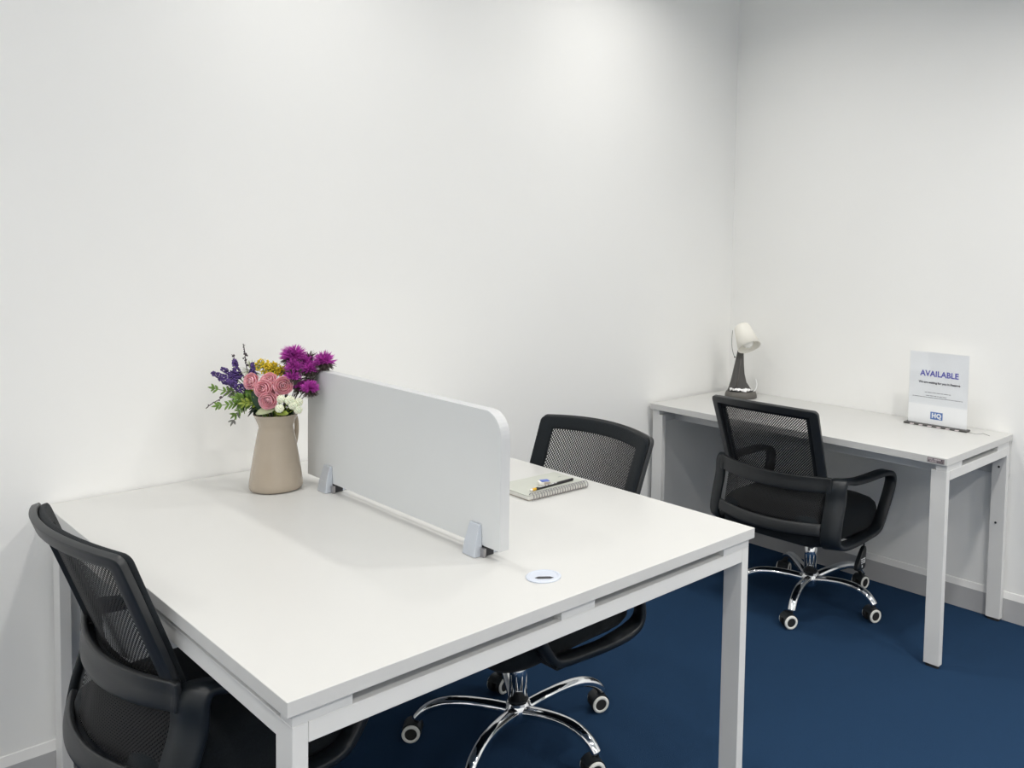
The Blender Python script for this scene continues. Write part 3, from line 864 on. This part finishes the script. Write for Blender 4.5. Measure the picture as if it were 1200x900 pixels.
# dusky filler sprigs under the heather
def filler(c, R, n, m, label, w=0.0016, Lr=(0.5, 1.0), flat=1.0):
    e = flower('filler_sprig', c, label, 'foliage', 'filler foliage in the jug')
    fstem(e, c, m, 0.0013)
    bm = bmesh.new()
    for i in range(n):
        d = Vector((random.gauss(0, 1), random.gauss(0, 1), random.gauss(0, 1) * flat)).normalized()
        petal_leaf(bm, c + d * R * 0.15, d, Vector((0, 0, 1)), R * random.uniform(*Lr), w * random.uniform(1.5, 3.0), 0.1, 2)
    obj('leaves', into(e, bm), m, e, smooth=True)
filler(fp(0.030, 0.118, 0.03), 0.032, 150, 'sprig_dark', 'dusky brown sprig under the largest magenta head')
filler(fp(0.080, 0.100, 0.03), 0.034, 170, 'sprig_dark', 'dusky brown sprig among the lower magenta heads')
filler(fp(0.078, 0.150, 0.04), 0.030, 110, 'sprig_dark', 'dusky brown sprig between the two upper magenta heads')
filler(fp(-0.082, 0.115, 0.03), 0.036, 70, 'leaf_pale', 'pale green sprig around the tall dark twig', 0.0018)
filler(fp(-0.050, 0.020, 0.0), 0.034, 60, 'leaf_dark', 'dark green leaves filling the jug mouth beside the fern', 0.0055)
filler(fp(0.030, 0.018, 0.0), 0.032, 50, 'leaf_dark', 'dark green leaves filling the jug mouth under the white blooms', 0.0055)
filler(fp(-0.035, 0.060, 0.01), 0.034, 60, 'leaf_dark', 'dark green leaves behind the pink blooms', 0.006)
filler(fp(-0.030, 0.112, 0.04), 0.036, 80, 'leaf_fern', 'fresh green sprig behind the yellow sprigs', 0.0018)
filler(fp(-0.085, 0.040, -0.03), 0.034, 60, 'leaf_fern', 'fresh green leaves between the fern leaves and the jug rim', 0.0032)
filler(fp(-0.118, 0.060, -0.01), 0.026, 45, 'leaf_grey', 'dusty grey sprig under the long purple spike', 0.0018)

# white pompom blooms
def pompom(c, R, label):
    e = flower('white_pompom', c, label, 'flower', 'white pompom blooms in the jug')
    fstem(e, c, 'leaf_lime', 0.0012)
    bm = bmesh.new()
    n = 46
    blob(bm, c, R * 0.8, 2)
    for i in range(n):
        z = 1 - 2 * (i + 0.5) / n; a = i * 2.39996; rr = math.sqrt(1 - z * z)
        blob(bm, c + Vector((rr * cos(a), rr * sin(a), z)) * R * 0.78, R * 0.27, 1, (1, 1, 1))
    obj('petals', into(e, bm), 'petal_white', e, smooth=True)
for (l, h, d, R, lab) in [(0.033, 0.050, -0.045, 0.0105, 'white pompom touching the lowest pink bloom'),
                          (0.034, 0.026, -0.055, 0.0105, 'round white pompom hanging lowest over the jug rim'),
                          (0.056, 0.046, -0.040, 0.0120, 'largest white pompom in the middle of the white cluster'),
                          (0.066, 0.033, -0.045, 0.0100, 'white pompom at the lower edge of the white cluster'),
                          (0.079, 0.020, -0.040, 0.0100, 'white pompom furthest down beside the divider end'),
                          (0.076, 0.040, -0.030, 0.0105, 'white pompom below the bright magenta ball')]:
    pompom(fp(l, h, d), R * 1.15, lab)

# fern leaves
def fern(tip, L, n, lw, m, label, start=None, droop=0.0):
    e = flower('fern_leaf', tip, label, 'foliage', 'green fern leaves in the jug')
    s = start or fp(-0.03, 0.01, -0.01)
    mid = (s + tip) / 2 + Vector((0, 0, 0.012 + droop))
    pth = crom([JB, s, mid, tip], 7)
    bm = bmesh.new(); sweep(bm, pth, 0.0011, 5); obj('stem', into(e, bm), m, e, smooth=True)
    bm = bmesh.new()
    for i in range(n):
        t = 0.40 + 0.58 * i / (n - 1); k = min(len(pth) - 2, int(t * (len(pth) - 1)))
        d = (pth[k + 1] - pth[k]).normalized(); sd = d.cross(FW).normalized()
        for sg in (-1, 1):
            petal_leaf(bm, pth[k], d * 0.75 + sd * sg * 0.8 - FW * 0.15 * random.random(), -FW + Vector((0, 0, 0.5)), lw * random.uniform(0.8, 1.15) * (1.15 - 0.5 * (t - 0.45)), lw * 0.36, 0.1, 4)
    petal_leaf(bm, pth[-2], (pth[-1] - pth[-2]), -FW + Vector((0, 0, 0.5)), lw * 1.1, lw * 0.36, 0.1, 4)
    obj('leaflets', into(e, bm), m, e, smooth=True, solid=0.0004)
fern(fp(-0.168, 0.072, -0.02), 0.1, 10, 0.018, 'leaf_fern', 'bright green fern leaf under the long purple spike')
fern(fp(-0.146, 0.026, -0.04), 0.1, 10, 0.018, 'leaf_fern', 'bright green fern leaf pointing low over the jug rim')
fern(fp(-0.085, 0.052, -0.05), 0.1, 8, 0.020, 'leaf_fern', 'short green fern leaf in front of the dusty grey sprig')
fern(fp(-0.092, 0.004, -0.05), 0.1, 8, 0.017, 'leaf_fern', 'green fern leaf drooping beside the jug neck', droop=0.012)
fern(fp(-0.100, -0.018, -0.045), 0.1, 6, 0.017, 'leaf_grey', 'dusty grey leaf hanging beside the jug neck', droop=0.03)
fern(fp(-0.060, 0.040, -0.06), 0.1, 5, 0.020, 'leaf_lime', 'yellow-green fern leaf in front of the dark filler leaves')
def broad(tip, base, w, m, label):
    e = flower('broad_leaf', tip, label, 'foliage', 'broad leaves in the jug')
    fstem(e, base, m, 0.0013)
    bm = bmesh.new(); d = tip - base
    petal_leaf(bm, base, d, -FW + Vector((0, 0, 0.8)), d.length, w, 0.08, 8)
    obj('blade', into(e, bm), m, e, smooth=True, solid=0.0005)
broad(fp(-0.024, 0.014, -0.070), fp(0.020, 0.026, -0.040), 0.026, 'leaf_pale', 'pale green broad leaf lying over the jug rim')
broad(fp(0.058, 0.014, -0.060), fp(0.015, 0.012, -0.040), 0.018, 'leaf_lime', 'yellow-green broad leaf under the white pompoms')
broad(fp(-0.045, 0.070, -0.045), fp(-0.010, 0.012, -0.040), 0.030, 'leaf_dark', 'dark green broad leaf below the pink blooms')
broad(fp(-0.072, 0.070, -0.030), fp(-0.040, 0.050, -0.020), 0.022, 'leaf_green', 'mid green broad leaf beside the drooping purple spike')

# ------------------------------------------------------------------ notebook, pencil, eraser
nb = empty('spiral_notebook', (0.928, -0.838, ZT), radians(-1.5))
tag(nb, 'spiral notebook with a grey-green cover lying on the bench desk', 'notebook')
NL, NW = 0.216, 0.160
def plate(name, x0, x1, y0, y1, z0, z1, r, m):
    bm = bmesh.new(); pts = [(p[0] + (x0 + x1) / 2, p[1] + (y0 + y1) / 2) for p in rrect((x1 - x0) / 2, (y1 - y0) / 2, r, 4)]
    a = [bm.verts.new((x, y, z0)) for x, y in pts]; b = [bm.verts.new((x, y, z1)) for x, y in pts]; n = len(pts)
    for i in range(n): bm.faces.new((a[i], a[(i + 1) % n], b[(i + 1) % n], b[i]))
    bm.faces.new(a[::-1]); bm.faces.new(b)
    return obj(name, bm, m, nb)
plate('back_cover', 0, NL, 0.004, NW, 0.0005, 0.0022, 0.006, 'notebook_back')
plate('pages', 0.002, NL - 0.002, 0.009, NW - 0.002, 0.0023, 0.0128, 0.005, 'pages')
plate('front_cover', 0, NL, 0.007, NW, 0.0130, 0.0146, 0.006, 'notebook_cover')
plate('cover_print', NL - 0.030, NL - 0.018, NW - 0.055, NW - 0.052, 0.01462, 0.0148, 0.001, 'print_mid')
coil = None
for i in range(22):
    x = 0.010 + i * (NL - 0.020) / 21
    if coil is None:
        bm = bmesh.new()
        for dx in (-0.0011, 0.0011):
            sweep(bm, [Vector((dx, 0.0050 + 0.0105 * cos(2 * pi * k / 16), 0.0112 + 0.0105 * sin(2 * pi * k / 16))) for k in range(16)], 0.0008, 5, True, up=Vector((1, 0, 0)))
        c = obj('wire_ring', bm, 'wire_silver', nb, smooth=True); coil = c.data
    else: c = bpy.data.objects.new('wire_ring', coil); link(c, nb)
    c.location.x = x
ph = None
for i in range(22):                                 # punched holes in the cover
    x = 0.010 + i * (NL - 0.020) / 21
    if ph is None:
        c = obj('punched_hole', bx(-0.0022, 0.0022, 0.0118, 0.0152, 0.01461, 0.0147), 'print_mid', nb); ph = c.data
    else: c = bpy.data.objects.new('punched_hole', ph); link(c, nb)
    c.location.x = x
pa, pb = Vector((0.957, -0.803, ZT + 0.0190)), Vector((1.122, -0.796, ZT + 0.0190))
pc = empty('pencil', pa); pc.rotation_euler.z = math.atan2(pb.y - pa.y, pb.x - pa.x)
tag(pc, 'black pencil with a yellow ferrule lying on the spiral notebook', 'pencil')
def seg(name, x0, x1, r, m, n=6, r1=None):
    bm = bmesh.new(); lathe(bm, [(r, 0), (r1 or r, x1 - x0)], n, M=Matrix.Translation((x0, 0, 0)) @ Matrix.Rotation(pi / 2, 4, 'Y') @ Matrix.Rotation(pi / 6, 4, 'Z'))
    return obj(name, bm, m, pc, smooth=(n > 8))
seg('eraser_tip', 0.0, 0.008, 0.0034, 'eraser_white', 14); seg('ferrule', 0.008, 0.021, 0.0040, 'pencil_yellow', 14)
sh = seg('shaft', 0.021, 0.165, 0.0042, 'pencil_black')
rnd = random.Random(11); x = 0.030
while x < 0.100:
    w = rnd.uniform(0.0018, 0.0032)
    for (ya, za) in ((-0.00362, 0.0003),):
        bm = bmesh.new(); 
        M = Matrix.Translation((x, -0.0019, 0.0032)) @ Matrix.Rotation(radians(30), 4, 'X')
        vs = [M @ Vector(v) for v in ((0, -0.0013, 0.00008), (w, -0.0013, 0.00008), (w, 0.0013, 0.00008), (0, 0.0013, 0.00008))]
        vs2 = [v + Vector((0, -0.00015, 0.00026)) for v in vs]
        a = [bm.verts.new(v) for v in vs]; b = [bm.verts.new(v) for v in vs2]
        bm.faces.new(a[::-1]); bm.faces.new(b)
        for i in range(4): bm.faces.new((a[i], a[(i + 1) % 4], b[(i + 1) % 4], b[i]))
        obj('print_mark', bm, 'print_white', sh)
    x += w + (0.0012 if rnd.random() < 0.8 else 0.004)
er = empty('eraser', (1.034, -0.770, ZT + 0.0149), radians(-20))
tag(er, 'small white eraser with a blue top beside the pencil', 'eraser')
obj('body', bx(-0.017, 0.017, -0.010, 0.010, 0.0, 0.0105), 'eraser_white', er, bevel=0.002)
obj('sleeve', bx(-0.010, 0.0145, -0.0104, 0.0104, 0.0100, 0.0120), 'eraser_blue', er, bevel=0.0008)
obj('side_band', bx(-0.002, 0.0165, -0.0107, -0.0101, 0.002, 0.0085), 'eraser_tan', er)

# ------------------------------------------------------------------ desk lamp
LX, LY = 2.716, -0.205
lp = empty('desk_lamp', (LX, LY, ZT), math.atan2(RT.y, RT.x))     # local x = across, y = towards the corner
tag(lp, 'small desk lamp with a white cone shade on a dark grey tapering stand', 'lamp')
def oval(rx, ry, z, n=36, cx=0.0): return [Vector((cx + rx * cos(2 * pi * i / n), ry * sin(2 * pi * i / n), z)) for i in range(n)]
bl_ = loft([oval(0.073, 0.055, 0.0005), oval(0.0765, 0.058, 0.004), oval(0.0755, 0.057, 0.018), oval(0.070, 0.052, 0.032), oval(0.062, 0.045, 0.0335), oval(0.058, 0.041, 0.026), oval(0.02, 0.015, 0.024)], 'base_tray', 'lamp_grey', lp)
prof = [(0.062, -0.066, 0.0255, 0.028), (0.046, -0.058, 0.045, 0.026), (0.026, -0.049, 0.075, 0.023), (0.016, -0.040, 0.115, 0.020), (0.0125, -0.030, 0.16, 0.017), (0.011, -0.021, 0.205, 0.014), (0.010, -0.017, 0.225, 0.012)]
lay = []
for (xr, xl, z, hy) in prof:
    c = (xr + xl) / 2; hx = (xr - xl) / 2
    lay.append([Vector((c + p[0], p[1] + 0.006 + 0.026 * (z / 0.225) ** 1.5, z)) for p in rrect(hx, hy, min(hx, hy) * 0.6, 4)])
st = loft(lay, 'stand', 'lamp_dark', lp)
bm = bmesh.new()
sweep(bm, [(-0.024, -0.0185, 0.048), (-0.014, -0.0095, 0.10), (-0.006, 0.0035, 0.16), (-0.003, 0.0160, 0.215)], 0.0028, 6)
obj('stand_rib', bm, 'lamp_grey', st, smooth=True)
# tilted shade: axis from closed crown to open mouth, pointing right-down and towards the room
crown = Vector((-0.004, 0.022, 0.340)); mouth = Vector((0.030, -0.040, 0.246))
ax = (mouth - crown); Ls = ax.length; q = ax.to_track_quat('Z', 'Y')
Ms = Matrix.Translation(crown) @ q.to_matrix().to_4x4()
bm = bmesh.new(); lathe(bm, [(0.028, 0.0), (0.034, 0.002), (0.038, 0.010), (0.0565, Ls), (0.0550, Ls), (0.0362, 0.012), (0.020, 0.006)], 40, True, True, M=Ms)
sd_ = obj('shade', bm, 'lamp_shade', lp, smooth=False)
for p in sd_.data.polygons: p.use_smooth = len(p.vertices) == 4
bm = bmesh.new(); lathe(bm, [(0.013, 0.015), (0.0135, 0.045), (0.020, 0.060), (0.0275, 0.080), (0.028, 0.092), (0.024, 0.106), (0.014, 0.115), (0.004, 0.118)], 24, M=Ms)
obj('bulb', bm, 'bulb_glass', sd_, smooth=True)
bm = bmesh.new(); sweep(bm, crom([(-0.003, 0.032, 0.222), (-0.006, 0.036, 0.245), (-0.004, 0.034, 0.275)], 4), 0.007, 8)
obj('neck_joint', bm, 'lamp_dark', st, smooth=True)
bm = bmesh.new(); sweep(bm, crom([(-0.045, 0.016, 0.318), (-0.048, 0.014, 0.28), (-0.046, 0.010, 0.235), (-0.036, 0.004, 0.198), (-0.030, 0.002, 0.192), (-0.022, 0.004, 0.19)], 5), 0.0011, 6)
obj('cord', bm, 'lamp_dark', lp, smooth=True)
bm = bmesh.new(); lathe(bm, [(0.003, -0.003), (0.004, 0), (0.003, 0.003)], 10, M=Matrix.Translation((-0.033, 0.003, 0.193)))
obj('cord_knob', bm, 'lamp_dark', lp)
# crumpled white paper lying in the tray, and a white cable end
pt = empty('crumpled_paper', (LX, LY, ZT + 0.0345)); pt.rotation_euler.z = math.atan2(RT.y, RT.x)
tag(pt, 'crumpled white paper slips in the base tray of the desk lamp', 'paper')
rnd = random.Random(5)
for (cx, cy, w, d) in ((-0.034, -0.038, 0.024, 0.010), (-0.002, -0.044, 0.026, 0.008), (0.030, -0.040, 0.022, 0.009)):
    bm = bmesh.new(); g = []
    for j in range(4):
        g.append([bm.verts.new((cx + w * (i / 5 - 0.5) * 1.7 + rnd.uniform(-.002, .002), cy + d * (j / 3 - 0.5) * 2 + 0.002 * sin(i), 0.001 + rnd.uniform(0.0, 0.016))) for i in range(6)])
    for j in range(3):
        for i in range(5): bm.faces.new((g[j][i], g[j][i + 1], g[j + 1][i + 1], g[j + 1][i]))
    obj('paper_slip', bm, 'paper', pt, solid=0.0008)
bm = bmesh.new(); sweep(bm, crom([(0.058, -0.008, 0.030), (0.068, -0.004, 0.040), (0.0745, 0.0, 0.058), (0.0735, 0.002, 0.076), (0.069, 0.003, 0.090)], 5), [0.0022] * 20 + [0.0012], 6)
obj('white_cable', bm, 'paper', lp, smooth=True)

# ------------------------------------------------------------------ sign
yL, yR = -1.026, -1.276                              # near the corner ... near the desk end
xs = 2.784
sg = empty('table_sign', (xs, (yL + yR) / 2, ZT), radians(-90 + 1.0))  # local x runs along the sign, -y faces the room
tag(sg, 'clear acrylic table sign reading AVAILABLE on the single wall desk', 'sign')
SW, SH = 0.250, 0.303
obj('acrylic_panel', bx(-SW / 2, SW / 2, -0.0028, -0.0012, 0.004, SH), 'acrylic', sg)
pp_ = obj('paper_insert', bx(-SW / 2 + 0.001, SW / 2 - 0.001, 0.0000, 0.0005, 0.004, SH - 0.001), 'paper', sg)
obj('grey_print', bx(-SW / 2 + 0.0012, SW / 2 - 0.0012, -0.0003, -0.0001, 0.086, SH - 0.0015), 'paper_print_grey', pp_)
def TM(x, z): return Matrix.Translation((x, -0.0006, z)) @ Matrix.Rotation(pi / 2, 4, 'X')
text_mesh('headline', 'AVAILABLE', 0.0325, 'print_violet', pp_, TM(0.003, 0.214), bold=0.0009, spacing=1.02, extrude=0.0002)
text_mesh('subline', 'We are waiting for you in Reserve', 0.0125, 'print_dark', pp_, TM(0.004, 0.178), bold=0.0004, extrude=0.0002)
rnd = random.Random(21)
for (z, xa, xb, m) in ((0.137, -0.055, 0.052, 'print_mid'), (0.124, -0.050, 0.036, 'print_mid'), (0.1165, -0.108, 0.102, 'print_mid')):
    x = xa
    while x < xb:
        w = min(rnd.uniform(0.006, 0.022), xb - x + 0.002)
        obj('small_print', bx(x, x + w, -0.0006, -0.0003, z - 0.0012, z + 0.0012), m, pp_)
        x += w + 0.003
lg = obj('logo_block', bx(-0.0280, 0.0240, -0.0005, -0.0001, 0.0285, 0.0590), 'print_blue', pp_)
text_mesh('logo_lettering', 'HQ', 0.0255, 'print_white', pp_, Matrix.Translation((-0.002, -0.0009, 0.0435)) @ Matrix.Rotation(pi / 2, 4, 'X'), bold=0.0012, extrude=0.0002, spacing=1.08)
bs = obj('base_bar', bx(-SW / 2 - 0.008, SW / 2 + 0.010, -0.026, 0.014, 0.0005, 0.0075), 'lamp_dark', sg, bevel=0.002)
for k in range(6):
    x = -0.105 + k * 0.038
    bm = bmesh.new()
    vs = [(x, -0.0272, 0.0015), (x + 0.017, -0.0272, 0.0015), (x + 0.021, -0.0262, 0.006), (x + 0.004, -0.0262, 0.006)]
    a = [bm.verts.new(v) for v in vs]; b = [bm.verts.new(Vector(v) + Vector((0, 0.001, 0))) for v in vs]
    bm.faces.new(a); bm.faces.new(b[::-1])
    for i in range(4): bm.faces.new((a[i], a[(i + 1) % 4], b[(i + 1) % 4], b[i]))
    obj('base_stripe', bm, 'tag_light', bs)
bm = bmesh.new()
sweep(bm, crom([(2.776, -1.285, ZT + .0012), (2.768, -1.315, ZT + .0012), (2.782, -1.335, ZT + .0012), (2.803, -1.335, ZT + .0012), (2.792, -1.35, ZT + .0012), (2.776, -1.372, ZT + .0012)], 6), 0.0009, 6)
tag(obj('thin_wire', bm, 'wire_silver', smooth=True), 'thin curled wire lying on the wall desk beside the sign', 'wire')
